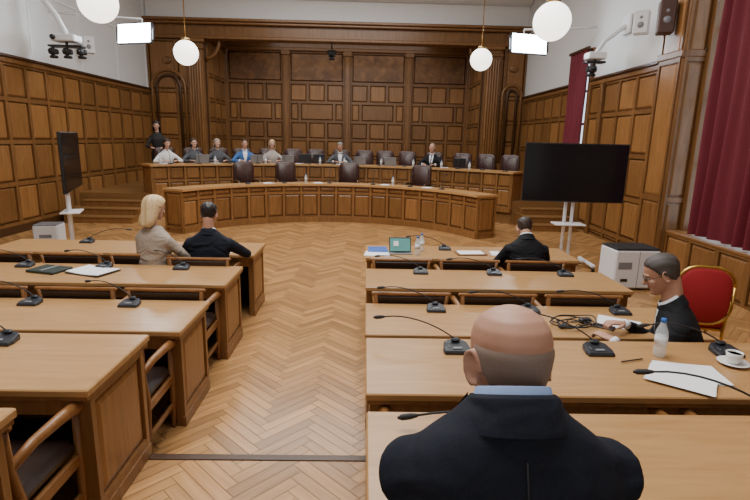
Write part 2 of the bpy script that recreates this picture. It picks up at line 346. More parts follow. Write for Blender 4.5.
# ------------------------------------------------------------ dais
def arc(c,R,a0,a1,n): return [(c[0]+R*math.sin(a),c[1]+R*math.cos(a)) for a in fr(a0,a1,n)]
C1=(-.72,9.22); R1=3.48; A1=math.radians(64.8)
C2=(-.80,8.03); R2=6.57; A2=math.radians(43.5)
ZT=1.33
b=B()
pl=arc(C1,R1+.05,-A1,A1,24)+[(2.9,11.1),(2.9,16),(-4.4,16),(-4.4,11.1)]
b.prism(pl,-.003,.3,'wood_stage')
pl=arc(C2,R2+.04,-A2,A2,24)+[(XR,12.86),(XR,AY),(XL,AY),(XL,12.86)]
b.prism(pl,-.003,.6,'wood_stage')
b.obj('floor_stage')
def steps(x0,x1,y1,n,zt,dep=.34):
    b=B()
    for k in range(n):
        z=zt*(k+1)/(n+1); y0=y1-dep*(n-k)
        b.bb(x0,x1,y0,y1,(zt*k/(n+1)) if k else -.002,z-.03,'wood_body'); b.bb(x0-.01,x1+.01,y0-.02,y1,z-.03,z,'wood_stage',.006)
    b.bb(x0-.09,x0-.015,y1-dep*n,y1,-.002,zt*.55,'wood_wall',.01)
    b.obj('floor_stage_steps')
steps(-6.95,-5.45,12.84,3,.6); steps(3.95,5.1,12.84,3,.6)
def bench(name,c,R,A,n,z0,z1,rows,depth,cells=1):
    b=B(); P=arc(c,R,-A,A,n)
    for i in range(n):
        a=V((*P[i],0)); q=V((*P[i+1],0)); U=(q-a); ln=U.length; U.normalize(); Nn=V((U.y,-U.x,0))
        pgrid(b,a,U,Nn,fr(0,ln,cells),[z0+(z1-.04-z0)*t for t in rows],.06,.03,fm='wood_body',pm='wood_panel',inset=.03)
    inner=arc(c,R-.07,-A-.008,A+.008,n); outer=arc(c,R+depth,-A-.008,A+.008,n)
    vs=[(x,y,z) for (x,y) in inner for z in (z1-.045,z1)]+[(x,y,z) for (x,y) in outer for z in (z1-.045,z1)]
    m=2*(n+1); fs=[]
    for i in range(n):
        a=2*i; fs+=[(a+1,a+3,m+a+3,m+a+1),(a,a+2,m+a+2,m+a),(a,a+1,a+3,a+2),(m+a,m+a+1,m+a+3,m+a+2)]
    fs+=[(0,1,m+1,m),(2*n,2*n+1,m+2*n+1,m+2*n)]
    b.add(vs,fs,'wood_top')
    for Rr,zz0,zz1,th in ((R+.03,z0,z1-.045,.02),(R-.045,z0,z0+.12,.03)):
        i1=arc(c,Rr,-A,A,n); i2=arc(c,Rr+th,-A,A,n)
        for i in range(n):
            q=[i1[i],i1[i+1],i2[i+1],i2[i]]; b.prism(q,zz0,zz1,'wood_body')
    for sg in (-1,1):
        p0=V((c[0]+(R-.02)*math.sin(sg*A),c[1]+(R-.02)*math.cos(sg*A),0)); p1=V((c[0]+(R+depth-.03)*math.sin(sg*A),c[1]+(R+depth-.03)*math.cos(sg*A),0))
        U=(p1-p0); ln=U.length; U.normalize(); Nn=V((U.y,-U.x,0))
        if Nn.dot(V((math.cos(A)*sg,-math.sin(A),0)))<0: Nn=-Nn
        pgrid(b,p0,U,Nn,[0,ln],[z0,z0+.12,z1-.05],.07,.03,fm='wood_body')
        q=[p0,p1,p1-Nn*.04,p0-Nn*.04]; b.prism([(k.x,k.y) for k in q],z0,z1-.05,'wood_body')
    b.obj(name)
bench('curved_dais_bench',C1,R1,A1,18,0,.95,[0,.14,.80,1.0],.50)
bench('curved_dais_bench',C2,R2,A2,24,.3,ZT,[0,.12,.62,1.0],.55)
# ------------------------------------------------------------ desks
def desk(x0,x1,yf,z0):
    b=B(); yn=yf-.68
    b.bb(x0,x1,yn,yf,z0+.712,z0+.75,'wood_top',.006)
    b.bb(x0+.01,x1-.01,yn+.012,yf-.012,z0+.69,z0+.712,'wood_body')
    b.bb(x0+.04,x1-.04,yf-.11,yf-.09,z0,z0+.69,'wood_dark')
    pgrid(b,(x0+.04,yf-.09,z0),(1,0,0),(0,1,0),fr(0,x1-x0-.08,4),[0,.1,.69],.06,.02,fm='wood_body')
    for x,nx in ((x0+.04,-1),(x1-.04,1)):
        xi=x-nx*.04; b.bb(min(x,xi),max(x,xi),yn+.05,yf-.06,z0,z0+.69,'wood_body')
        pgrid(b,(x,yn+.05,z0),(0,1,0),(nx,0,0),[0,.57],[0,.09,.69],.075,.02,fm='wood_body',back=False)
        b.bb(min(x,x+nx*.026),max(x,x+nx*.026),yn+.045,yf-.055,z0,z0+.08,'wood_body',.004)
    n=round((x1-x0)/.76)
    for k in range(1,n):
        x=x0+(x1-x0)*k/n; b.bb(x-.015,x+.015,yn+.10,yf-.11,z0,z0+.69,'wood_dark')
    b.bb(x0+.08,x1-.08,yn+.10,yf-.11,z0+.55,z0+.565,'wood_dark')
    b.bb(x0+.08,x1-.08,yn+.04,yn+.06,z0+.60,z0+.69,'wood_body',.004)
    b.obj('conference_desk')
YF=[6.3,5.10,3.96,2.81,1.69]; ZF=[0,0,0,.17,.34]
for i in range(5):
    desk(-4.3,-1.25,YF[i],ZF[i]) ; desk(.02,2.5 if i<3 else 3.3,YF[i],ZF[i])
# armchair (origin: floor under seat centre, faces +Y)
b=B()
for x in (-.27,.27):
    b.tube([(x,.20,0),(x,.21,.25),(x,.22,.62)],[.018,.022,.02],'wood_chair',8)
    b.tube([(x,-.22,0),(x,-.19,.42),(x,-.235,.62),(x*1.10,-.275,.82)],[.02,.024,.022,.018],'wood_chair',8)
    pts=[(x,-.235,.62),(x*1.04,-.1,.655),(x*1.08,.08,.66),(x*1.08,.22,.645),(x*1.08,.285,.60),(x*1.08,.27,.555),(x*1.08,.235,.565)]
    b.tube(pts,[.02,.022,.026,.03,.026,.02,.014],'wood_chair',10,flat=1.15)
    b.bb(x-.012,x+.012,-.2,.2,.34,.40,'wood_chair',.004); b.bb(x-.01,x+.01,-.2,.2,.16,.19,'wood_chair',.003)
b.bb(-.27,.27,.18,.21,.34,.40,'wood_chair',.004); b.bb(-.27,.27,-.2,-.17,.34,.40,'wood_chair',.004)
b.box((0,0,.435),(.53,.44,.08),'leather_dk',.03)
Rb=Matrix.Rotation(math.radians(12),3,'X')
b.box((0,-.272,.825),(.66,.03,.028),'wood_chair',.008,Rb); b.box((0,-.225,.56),(.52,.026,.05),'wood_chair',.008,Rb)
b.box((0,-.247,.70),(.57,.035,.225),'leather_dk',.012,Rb)
ARM=b.obj('wooden_armchair',(-1.70,YF[0]-.94,0))
chx_l=[-1.62,-2.34,-3.06,-3.78]; chx_r=[.40,1.12,1.84]
for i in range(4):
    for x in chx_l+chx_r:
        if i==0 and x==-1.62: continue
        if i==2 and x==1.84: continue
        y=YF[i]-.84
        inst(ARM,(x,y,ZF[i]+.002))
inst(ARM,(.29,.78,.342))
inst(ARM,(2.20,2.92,.002),math.radians(50))
def rr(w,h,cx,cz,y,r=.08,n=5):
    pts=[]
    for sx,sz,a0 in ((1,1,0),(-1,1,90),(-1,-1,180),(1,-1,270)):
        for k in range(n+1):
            a=math.radians(a0+90*k/n); pts.append(V((cx+sx*(w/2-r)+r*math.cos(a),y,cz+sz*(h/2-r)+r*math.sin(a))))
    return pts
b=B()
b.loft([rr(.50,.62,0,.80,.24,.1),rr(.54,.66,0,.80,.26,.12),rr(.54,.66,0,.80,.31,.12),rr(.50,.62,0,.80,.33,.1)],'leather')
b.loft([rr(.42,.52,0,.81,.225,.08),rr(.46,.56,0,.81,.245,.1)],'leather')
b.box((0,0,.45),(.52,.5,.10),'leather',.04)
for x in (-.27,.27):
    b.tube([(x,.27,.62),(x,.1,.66),(x,-.12,.66),(x,-.22,.62),(x,-.22,.42)],[.02,.028,.03,.026,.02],'wood_dark',8)
    b.tube([(x*.85,-.2,0),(x*.9,-.2,.42)],[.018,.024],'wood_dark',8); b.tube([(x*.85,.26,0),(x*.9,.25,.5)],[.018,.024],'wood_dark',8)
DCH=None
def dch(x,y,z,rz):
    global DCH
    if DCH is None: DCH=b.obj('leather_armchair',(x,y,z),rz); return
    inst(DCH,(x,y,z),rz)
def onarc(c,R,x):
    s=(x-c[0])/R; a=math.asin(max(-.98,min(.98,s))); return x,c[1]+R*math.cos(a),-a
for x in (-5.35,-4.75,-4.15,-3.55,-2.85,-2.15,-1.5,-.75,-.05,.55,1.2,1.95,2.7,3.3,3.85):
    X,Y,a=onarc(C2,R2+.93,x); dch(X,Y,.602,a)
for x in (-3.0,-2.05,-.45,1.35):
    X,Y,a=onarc(C1,R1+.92,x); dch(X,Y,.302,a)
# ------------------------------------------------------------ people
def fuse(tb,vox,sm=5):
    me=tb.mesh('tmp'); o=bpy.data.objects.new('tmp',me); COL.objects.link(o)
    r=o.modifiers.new('r','REMESH'); r.mode='VOXEL'; r.voxel_size=vox
    s=o.modifiers.new('s','SMOOTH'); s.iterations=sm; s.factor=.5
    bpy.context.view_layer.update(); dg=bpy.context.evaluated_depsgraph_get(); ev=o.evaluated_get(dg); m2=ev.to_mesh()
    vs=[v.co.copy() for v in m2.vertices]; fs=[tuple(p.vertices) for p in m2.polygons]
    ev.to_mesh_clear(); bpy.data.objects.remove(o); bpy.data.meshes.remove(me); return vs,fs
def sup(cx,cy,cz,a,bb_,n=28,e=2.3):
    r=[]
    for j in range(n):
        t=2*math.pi*j/n; c=math.cos(t); s=math.sin(t)
        r.append(V((cx+a*math.copysign(abs(c)**(2/e),c),cy+bb_*math.copysign(abs(s)**(2/e),s),cz)))
    return r
HEAD=[(-.118,.016,.078,.045),(-.112,.030,.088,.02),(-.098,.042,.094,-.005),(-.08,.052,.094,-.03),(-.055,.061,.093,-.058),(-.03,.067,.092,-.078),(0,.072,.092,-.091),(.03,.0755,.093,-.098),(.055,.0755,.091,-.100),(.078,.070,.082,-.094),(.098,.057,.062,-.078),(.112,.038,.036,-.054),(.119,.018,.012,-.028),(.121,.004,-.004,-.012)]
def hsec(z):
    for i in range(len(HEAD)-1):
        a,b_=HEAD[i],HEAD[i+1]
        if a[0]<=z<=b_[0]:
            t=(z-a[0])/(b_[0]-a[0]); return [a[k]+(b_[k]-a[k])*t for k in range(4)]
    return HEAD[-1] if z>0 else HEAD[0]
def sstep(x): x=max(0,min(1,x)); return x*x*(3-2*x)
def hair_shell(o,M,style,mat):
    n=64; rings=[]; C=V((0,-.003,.02)); big={'short':.010,'bald':.0034,'full':.020,'receding':.008,'crop':.009}[style]
    zs=[.1212,.120,.118,.114,.108,.1,.09,.08,.068,.060,.052,.044,.036,.028,.020,.010,.0,-.01,-.02,-.03,-.038,-.046,-.054,-.062,-.070,-.08,-.09]
    for z in zs:
        _,w,f,k=hsec(z); r=sup(0,(f+k)/2,z,w,(f-k)/2,n,2.2); out=[]
        for p in r:
            d=(p-C).normalized(); fwd=p.y/.095
            if style in('short','full','crop'):
                lt=[(1.2,.078),(.75,.070),(.45,.045),(.15,.0),(-.1,-.01),(-.5,-.05),(-1.2,-.072)]
            elif style=='receding':
                lt=[(1.2,.125),(.4,.11),(.2,.06),(.05,.02),(-.2,-.01),(-.6,-.055),(-1.2,-.065)]
            else: lt=[(1.2,.13),(.2,.12),(.05,.03),(-.2,-.01),(-.5,-.050),(-1.2,-.070)]
            line=lt[-1][1]
            for i in range(len(lt)-1):
                if lt[i][0]>=fwd>=lt[i+1][0]:
                    t=(lt[i][0]-fwd)/(lt[i][0]-lt[i+1][0]); line=lt[i][1]+(lt[i+1][1]-lt[i][1])*t
            mg=sstep((p.z-line)/.018)
            if style=='bald': mg*=sstep((.062-p.z)/.030)
            out.append(M@(p+d*(-.007+(big+.007)*mg*(1+(.12*math.sin(p.x*160+p.z*90) if style!='bald' else 0)))))
        rings.append(out)
    o.add([p for r in rings for p in r],[(i*n+j,i*n+(j+1)%n,(i+1)*n+(j+1)%n,(i+1)*n+j) for i in range(len(rings)-1) for j in range(n)]+[tuple(range(n))],mat,True)
def hand(tb,W,f,nrm,side,s=1,curl=.45):
    f=f.normalized(); y=nrm.cross(f).normalized()*side
    dn=nrm
    P=lambda a,b_,c:W+(f*a+y*b_+dn*c)*s
    rings=[]
    for a,w,t in ((-.03,.024,.020),(0,.027,.019),(.025,.036,.017),(.055,.042,.015),(.085,.041,.012),(.095,.034,.008)):
        rings.append([P(a,w*math.cos(2*math.pi*j/14),t*math.sin(2*math.pi*j/14)) for j in range(14)])
    tb.loft(rings,'skin')
    for yy,ln,r in ((.030,.072,.0088),(.010,.082,.0092),(-.011,.076,.0088),(-.031,.060,.0078)):
        pts=[P(.07,yy*.95,0)]; ang=curl*.35; pos=V((.087,yy,0)); pts.append(P(*pos))
        for seg in (.45,.32,.23):
            pos=pos+V((math.cos(ang)*ln*seg,0,math.sin(ang)*ln*seg)); ang+=curl*.9; pts.append(P(*pos))
        tb.tube(pts,[r*s,r*1.05*s,r*s,r*.9*s,r*.78*s],'skin',8,True)
    pts=[P(.012,.026,.003),P(.04,.050,.010),P(.068,.062,.016),P(.090,.064,.022)]
    tb.tube(pts,[.013*s,.012*s,.0105*s,.008*s],'skin',8,True)
def ik(S,W,a,b_,pole):
    d=W-S; L_=min(d.length,(a+b_)*.999); dn=d.normalized(); W2=S+dn*L_
    x=(a*a-b_*b_+L_*L_)/(2*L_); h=math.sqrt(max(0,a*a-x*x)); p=(pole-dn*pole.dot(dn)).normalized()
    return S+dn*x+p*h,W2
def human(name,loc,yaw,seat=.45,lean=6,wr=None,top='suit_navy',pants='suit_black',skin='skin',hair='short',hmat='hair_brown',shirt=None,tie=None,vox=.014,fem=False,stand=False,scale=1.0,hy=0,hp=0,hoff=(0,0,0),wide=1.0,longhair=0,glasses=False,curl=.45,pole=None,neck=1.0,seam=False):
    out=B(); G=Matrix.Translation(V(loc))@Matrix.Rotation(yaw,4,'Z')@Matrix.Scale(scale,4)
    hz=.93 if stand else seat+.03
    Ln=Matrix.Translation((0,0,hz))@Matrix.Rotation(-math.radians(lean),4,'X')
    k=(.88 if fem else 1.0)*wide
    TS=[(-.07,.12,.09,0),(-.02,.17,.12,0),(.08,.178*(1.04 if fem else 1),.125,0),(.20,.158*(.93 if fem else 1.04),.115,.0),(.32,.170,.122,.004),(.40,.186,.124,.004),(.46,.192,.115,-.002),(.505,.176,.100,-.006),(.54,.138,.088,-.010),(.57,.100,.076,-.014),(.60,.074,.064,-.012)]
    tb=B(); tb.T=Ln
    tb.loft([sup(0,cy,z,w*k,d,28,2.4) for z,w,d,cy in TS],top)
    S=[]
    for sg in (-1,1):
        sh=Ln@V((sg*.172*k,-.003,.455)); S.append(sh)
    tb.T=Matrix.Identity(4)
    if wr is None: wr=((-.17,.42,.80),(.17,.42,.80))
    EW=[]
    for i,sg in enumerate((-1,1)):
        W=V(wr[i]); pl=V(pole[i]) if pole else V((sg*.7,-.3,-.8))
        E,W2=ik(S[i],W,.29,.26,pl); EW.append((E,W2))
        inn=Ln@V((sg*.09*k,-.01,.47))
        r=.90 if fem else 1.08
        tb.tube([inn,S[i],S[i].lerp(E,.5),E,E.lerp(W2,.5),W2-(W2-E)*.06],[.058*r,.064*r,.055*r,.047*r,.041*r,.031*r],top,14,True)
    v,f=fuse(tb,vox,8 if vox<.012 else 4); out.T=G; out.add(v,f,top,True)
    if seam: out.tube([Ln@V((0,y,z)) for z,y in ((.08,-.1265),(.20,-.1165),(.32,-.1195),(.40,-.1215),(.46,-.1185),(.52,-.106))],.0016,'black_matte',6)
    tb=B()
    for sg in (-1,1):
        if stand: pts=[(sg*.09,0,hz+.02),(sg*.10,.01,.5),(sg*.10,-.01,.10)]; rd=[.095,.062,.045]
        else: pts=[(sg*.09,0,hz+.05),(sg*.11,.22,hz+.06),(sg*.12,.42,hz+.05),(sg*.12,.43,hz-.2),(sg*.12,.42,.10)]; rd=[.10,.088,.068,.058,.045]
        tb.tube(pts,rd,pants,14,True)
    tb.ball((0,0,hz+.03),(.17*k,.13,.11),pants)
    v,f=fuse(tb,max(vox,.014),3); out.add(v,f,pants,True)
    for sg in (-1,1):
        ax=pts[-1]; out.loft([sup(sg*.12 if not stand else sg*.1,ax[1]+dy,z,w,l,14,2.2) for z,w,l,dy in ((.004,.048,.135,.06),(.03,.048,.135,.06),(.06,.042,.10,.03),(.10,.036,.05,0))],'shoe')
    for i,sg in enumerate((-1,1)):
        E,W=EW[i]; d=(W-E); dd=V((d.x,d.y,d.z*.25)).normalized(); tb=B(); hand(tb,W+dd*.015,dd,V((0,0,-1)),1 if sg==-1 else -1,.95 if not fem else .85,curl)
        if vox<=.012: v,f=fuse(tb,.0035,2); out.add(v,f,skin,True)
        else:
            o2=len(out.v); kk=out.m(skin); out.v+=[out.T@p for p in tb.v]
            for q in tb.f: out.f.append(tuple(a+o2 for a in q)); out.mi.append(kk); out.sm.append(True)
        if shirt: out.tube([W-d.normalized()*.03,W+d.normalized()*.006],[.033,.031],shirt,14)
    base=Ln@V((0,-.008,.775)); base=base+V(hoff)
    HM=Matrix.Translation(base)@Matrix.Rotation(math.radians(hy),4,'Z')@Matrix.Rotation(math.radians(-hp),4,'X')@Matrix.Scale(.95 if fem else 1,4)
    tb=B(); nb=Ln@V((0,-.016,.54)); nt_=HM@V((0,-.034,-.05)); r=(.047 if fem else .058)*neck
    tb.tube([nb-V((0,0,.03)),nb.lerp(nt_,.5),nt_],[r*1.12,r*1.02,r*.98],skin,18,True)
    tb.T=HM; tb.loft([sup(0,(f_+k_)/2,z,w,(f_-k_)/2,32,2.2) for z,w,f_,k_ in HEAD],skin)
    tb.tube([(0,.086,.022),(0,.100,-.004),(0,.112,-.026)],[.008,.011,.013],skin,10,True); tb.ball((0,.098,-.033),(.018,.013,.009),skin)
    tb.tube([(-.045,.080,.022),(-.02,.090,.026),(.02,.090,.026),(.045,.080,.022)],.009,skin,8,True)
    tb.ball((0,.086,-.058),(.026,.012,.014),skin); tb.ball((0,.084,-.098),(.020,.014,.014),skin)
    for sg in (-1,1):
        tb.ball((sg*.045,.068,-.022),(.02,.022,.018),skin)
        R=Matrix.Rotation(sg*math.radians(-28),3,'Z')@Matrix.Rotation(math.radians(-8),3,'X')
        c=V((sg*.080,-.008,-.004))
        pts=[c+R@V((sg*.004,.019*math.cos(a)+.0,.031*math.sin(a)+(.004 if math.sin(a)>0 else 0))) for a in fr(-1.9,3.3,12)]
        tb.tube(pts,.0052,skin,7,True); tb.ball(c+V((-sg*.004,.0,0)),(.006,.016,.026),skin,12,8,R)
        tb.ball(c+V((sg*.002,.004,-.030)),(.006,.009,.009),skin)
    v,f=fuse(tb,.0045 if vox<.012 else .0065,3 if vox<.012 else 2); out.add(v,f,skin,True)
    out.T=G@HM
    for sg in (-1,1):
        out.ball((sg*.030,.0835,.004),(.0135,.010,.0085),'eye_w',12,8); out.ball((sg*.030,.0915,.004),(.0055,.003,.0055),'eye_d',10,6)
        out.tube([(sg*.016,.0935,.019),(sg*.030,.096,.0235),(sg*.046,.085,.019)],[.003,.0038,.002],hmat if hair!='bald' else 'hair_grey',6)
        out.tube([(sg*.017,.091,.010),(sg*.030,.0955,.0135),(sg*.044,.086,.009)],.0025,skin,6)
    out.tube([(-.024,.091,-.053),(0,.0985,-.0515),(.024,.091,-.053)],[.002,.0042,.002],'lips',8); out.tube([(-.021,.091,-.058),(0,.098,-.060),(.021,.091,-.058)],[.002,.005,.002],'lips',8)
    if glasses:
        for sg in (-1,1):
            out.tube([(sg*.031+.021*math.cos(a),.104,.002+.016*math.sin(a)) for a in fr(0,2*math.pi,16)],.0018,'black',6)
            out.tube([(sg*.052,.103,.006),(sg*.078,.06,.008),(sg*.082,-.01,.004)],.0018,'black',6)
        out.tube([(-.010,.106,.005),(.010,.106,.005)],.0016,'black',6)
    out.T=G
    hair_shell(out,HM,hair,hmat)
    if longhair:
        rings=[];n=36
        for z,w,f_,k_ in ((.128,.02,.02,-.05),(.118,.060,.05,-.09),(.095,.082,.070,-.112),(.06,.094,.066,-.124),(.02,.100,.050,-.128),(-.03,.102,.036,-.126),(-.08,.104,.020,-.122),(-.08-longhair*.4,.104,.0,-.125),(-.08-longhair*.8,.092,-.02,-.125),(-.08-longhair,.060,-.05,-.115)):
            r=sup(0,(f_+k_)/2,z,w,(f_-k_)/2,n,2.3)
            rings.append([HM@(p+V((p.x,p.y,0))*.07*math.sin(math.atan2(p.y,p.x)*9+z*14)) for p in r])
        vs=[p for r in rings for p in r]; fs=[]
        for i in range(len(rings)-1):
            for j in range(n):
                a=2*math.pi*(j+.5)/n
                if i>=2 and math.sin(a)>.55: continue
                fs.append((i*n+j,i*n+(j+1)%n,(i+1)*n+(j+1)%n,(i+1)*n+j))
        fs.append(tuple(range(n))); fs.append(tuple((len(rings)-1)*n+j for j in range(n)))
        out.add(vs,fs,hmat,True)
    def cring(z,w,d,cy,tilt=.0):
        r=sup(0,cy,0,w,d,28,2.2); return [Ln@V((p.x,p.y,z+tilt*(-p.y))) for p in r]
    if shirt:
        out.loft([cring(.565,.080,.072,-.012,.25),cring(.618,.068,.067,-.010,.30),cring(.620,.062,.061,-.010,.30)],shirt,cap=False)
        def patch(zs,hw,mat,off):
            vs=[]
            for z,h in zip(zs,hw):
                for i in range(len(TS)-1):
                    if TS[i][0]<=z<=TS[i+1][0]:
                        t=(z-TS[i][0])/(TS[i+1][0]-TS[i][0]); w,d,cy=[TS[i][q]+(TS[i+1][q]-TS[i][q])*t for q in(1,2,3)]
                w*=k
                for q in (-1,-.5,0,.5,1):
                    x=h*q; y=cy+d*(max(0,1-abs(x/w)**2.5))**(1/2.5)+off; vs.append(Ln@V((x,y,z)))
            fs=[(i*5+j,i*5+j+1,(i+1)*5+j+1,(i+1)*5+j) for i in range(len(zs)-1) for j in range(4)]
            out.add(vs,fs,mat,True)
        patch([.26,.33,.40,.47,.53,.57],[.004,.025,.042,.054,.060,.060],shirt,.006)
        if tie: patch([.27,.35,.45,.53,.56],[.004,.022,.018,.014,.016],tie,.011)
        for sg in (-1,1):
            a=[Ln@V((sg*x,y,z)) for x,y,z in ((.075,.03,.600),(.062,.088,.53),(.045,.128,.42),(.010,.132,.28))]
            c=[Ln@V((sg*x,y,z)) for x,y,z in ((.098,.02,.575),(.112,.085,.50),(.098,.124,.42),(.018,.138,.27))]
            vs=a+c; out.add(vs,[(0,1,5,4),(1,2,6,5),(2,3,7,6)],top,False)
    if not fem or shirt:
        out.loft([cring(.545,.108,.092,-.014,.15),cring(.597,.085,.080,-.012,.28),cring(.606,.077,.073,-.010,.28),cring(.57,.074,.068,-.010,.2)],top,cap=False)
    return out.obj(name)
rad=math.radians
human('bald_man_in_suit',(.300,.80,.342),0,seat=.54,lean=11,scale=1.06,wide=1.10,wr=((-.07,.57,.76),(.10,.56,.745)),top='suit_navy',hair='bald',hmat='hair_stubble',shirt='shirt_blue',vox=.009,hp=9,hy=8,hoff=(.018,.055,-.142),pole=((-1,-.2,-1.0),(1,-.2,-1.0)),neck=1.04,seam=True)
human('man_with_glasses',(2.20,2.98,0),rad(60),seat=.45,lean=23,wr=((-.20,.50,.78),(.18,.46,.78)),top='suit_black',hair='crop',hmat='hair_salt',shirt='shirt_white',tie='tie',vox=.011,hp=24,hy=8,glasses=True,curl=.7,hoff=(0,-.01,.0),wide=1.16,scale=1.05)
human('man_at_desk',(1.80,5.28,0),rad(0),lean=20,wr=((-.16,.50,.79),(.16,.50,.79)),top='suit_black',hair='receding',hmat='hair_brown',shirt='shirt_white',vox=.012,hp=25,hoff=(0,.02,-.08),wide=1.10)
human('man_in_navy_suit',(-1.66,5.30,0),rad(0),lean=6,wr=((-.20,.45,.79),(.20,.45,.79)),top='suit_navy',hair='short',hmat='hair_black',shirt='shirt_white',vox=.012,wide=1.18,hp=8,pole=((-1,-.1,-.5),(1,-.1,-.5)))
human('blonde_woman',(-2.25,5.22,0),rad(-25),lean=8,wr=((-.16,.42,.79),(.17,.45,.79)),top='jacket_beige',skin='skin_f',hair='full',hmat='hair_blonde',vox=.012,fem=True,longhair=.13,hp=14,wide=1.24,hy=-8,scale=1.05)
def far(name,x,**k):
    X,Y,a=onarc(C2,R2+.80,x); k.setdefault('wide',1.12); human(name,(X,Y,.602),a+math.pi,vox=.017,seat=.46,wr=((-.18,.40,.80),(.18,.40,.80)),pole=((-1,-.2,-.5),(1,-.2,-.5)),**k)
far('seated_woman',-5.35,top='blouse_white',skin='skin_f',hair='full',hmat='hair_brown',fem=True,longhair=.1,lean=14,hp=15)
far('seated_woman',-4.75,top='suit_grey',skin='skin_f',hair='full',hmat='hair_brown',fem=True,longhair=.06,lean=8)
far('seated_woman',-4.20,top='suit_grey',skin='skin_f',hair='full',hmat='hair_lgrey',fem=True,longhair=.06,lean=8)
far('seated_man',-3.50,top='suit_blue',hair='short',hmat='hair_brown',shirt='shirt_white',lean=8)
far('seated_woman',-2.75,top='cardigan',skin='skin_f',hair='full',hmat='hair_blonde',fem=True,longhair=.14,lean=6)
far('seated_man',-.75,top='suit_grey',hair='short',hmat='hair_grey',shirt='shirt_white',lean=16,hp=18)
far('seated_man',1.95,top='suit_black',hair='receding',hmat='hair_grey',shirt='shirt_white',tie='tie',lean=6)
human('standing_woman',(-5.75,14.35,.602),rad(200),stand=True,top='blouse_black',pants='blouse_black',skin='skin_f',hair='full',hmat='hair_black',fem=True,longhair=.16,vox=.017,lean=6,wr=((-.16,.36,1.12),(.16,.36,1.12)),hp=15)
# ------------------------------------------------------------ gooseneck mics
def mic(rz_head,h=.14,dr=.045,ln=.42):
    b=B()
    pr=[(-.072,-.065),(.072,-.065),(.078,-.03),(.066,.045),(.04,.07),(-.04,.07),(-.066,.045),(-.078,-.03)]
    b.loft([[V((x*s_,y*s_,0 if z==0 else z+(y+.065)*.12)) for x,y in pr] for s_,z in ((1,0),(1,.012),(.93,.020),(.90,.021))],'mic_base',False)
    b.box((0,.042,.045),(.05,.035,.02),'mic_base',.008)
    b.box((0,-.035,.027),(.05,.018,.006),'grey_plastic',.002,Matrix.Rotation(.12,3,'X')); 
    for i in range(3): b.ball((-.045,-.02+i*.02,.028),(.005,.005,.003),'grey_plastic',8,6)
    c,s_=math.cos(rz_head),math.sin(rz_head)
    pts=[]
    for t in fr(0,1,9):
        d=ln*(t**1.15); z=.045+h*math.sin(min(1,t*1.15)*1.35)-dr*t*t; pts.append((c*d,.042+s_*d,z))
    b.tube(pts,.0042,'black_matte',8)
    p=V(pts[-1]); q=V(pts[-2]); d=(p-q).normalized()
    b.tube([p,p+d*.02,p+d*.05,p+d*.06],[.007,.011,.011,.006],'black_matte',10,True)
    return b
micmesh={}
def putmic(x,y,z,ang=180,*a):
    k=(ang,)+a
    if k not in micmesh: micmesh[k]=mic(rad(ang),*a).obj('gooseneck_microphone',(x,y,z)); return
    inst(micmesh[k],(x,y,z))
for i in (1,2):
    for j,x in enumerate((-1.83,-2.6,-3.38)): putmic(x,YF[i]-.14,.752,[160,168,176][j])
    for j,x in enumerate((.58,1.33,2.06)): putmic(x,YF[i]-.15,.752,[165,176,168][j])
putmic(-3.4,6.15,.752,20); putmic(1.0,6.1,.752,168); putmic(-2.0,YF[3]-.14,.922,168)
putmic(.53,YF[3]-.17,.922,165); putmic(1.33,YF[3]-.17,.922,150); putmic(2.07,YF[3]-.16,.922,176)
putmic(.64,YF[4]-.18,1.092,178,.06,.05,.45); putmic(1.50,YF[4]-.12,1.092,160)
def onz(c,R,x,z): X,Y,a=onarc(c,R,x); return (X,Y,z),a
dm=None
for x in (-5.0,-4.4,-3.7,-3.0,-2.3,-1.6,-.9,-.3,.4,1.1,1.8,2.5,3.1,3.6):
    p,a=onz(C2,R2+.10,x,ZT+.002)
    if dm is None:
        b=B(); b.box((0,0,.014),(.11,.09,.028),'mic_base',.008)
        b.tube([(0,.02,.02),(0,.03,.2),(0,.12,.32),(0,.16,.33)],.006,'black_matte',6); b.tube([(0,.16,.33),(0,.21,.335)],.012,'black_matte',8,True)
        dm=b.obj('desk_microphone',p,a)
    else: inst(dm,p,a)
for x in (-2.8,-2.0,-.9,.2,1.1,1.8):
    p,a=onz(C1,R1+.15,x,.952); inst(dm,p,a)
def laptop():
    b=B(); b.box((0,0,.009),(.34,.24,.018),'grey_plastic',.005); b.box((0,.0,.0185),(.29,.12,.002),'black')
    R=Matrix.Rotation(rad(-18),3,'X'); b.box((0,.155,.125),(.34,.010,.235),'grey_plastic',.004,R); b.box((0,.149,.125),(.32,.004,.205),'screen',0,R); return b
lp=None
for x in (-4.45,-2.25,-.15,.75,-3.1):
    p,a=onz(C2,R2+.38,x,ZT+.002)
    if lp is None: lp=laptop().obj('laptop',p,a+math.pi)
    else: inst(lp,p,a+math.pi)
def bottle():
    b=B(); b.lathe((0,0,0),[(.028,0),(.033,.006),(.033,.05),(.030,.06),(.033,.07),(.033,.13),(.030,.15),(.016,.185),(.013,.20)],'clear')
    b.lathe((0,0,0),[(.0335,.075),(.0335,.12)],'white_plastic'); b.lathe((0,0,0),[(.0145,.198),(.0145,.218),(.012,.220)],'cap_blue'); return b
bo=bottle().obj('water_bottle',(1.66,2.60,.922))
inst(bo,(.63,5.78,.752)); inst(bo,(.70,5.98,.752))
for x in (-5.1,-3.95,-2.7,-1.2,-.5,.55,1.45,2.2,2.9):
    p,a=onz(C2,R2+.12,x-.10,ZT+.002); inst(bo,p,a)
for x in (-1.5,.7): 
    p,a=onz(C1,R1+.3,x,.952); inst(bo,p,a)
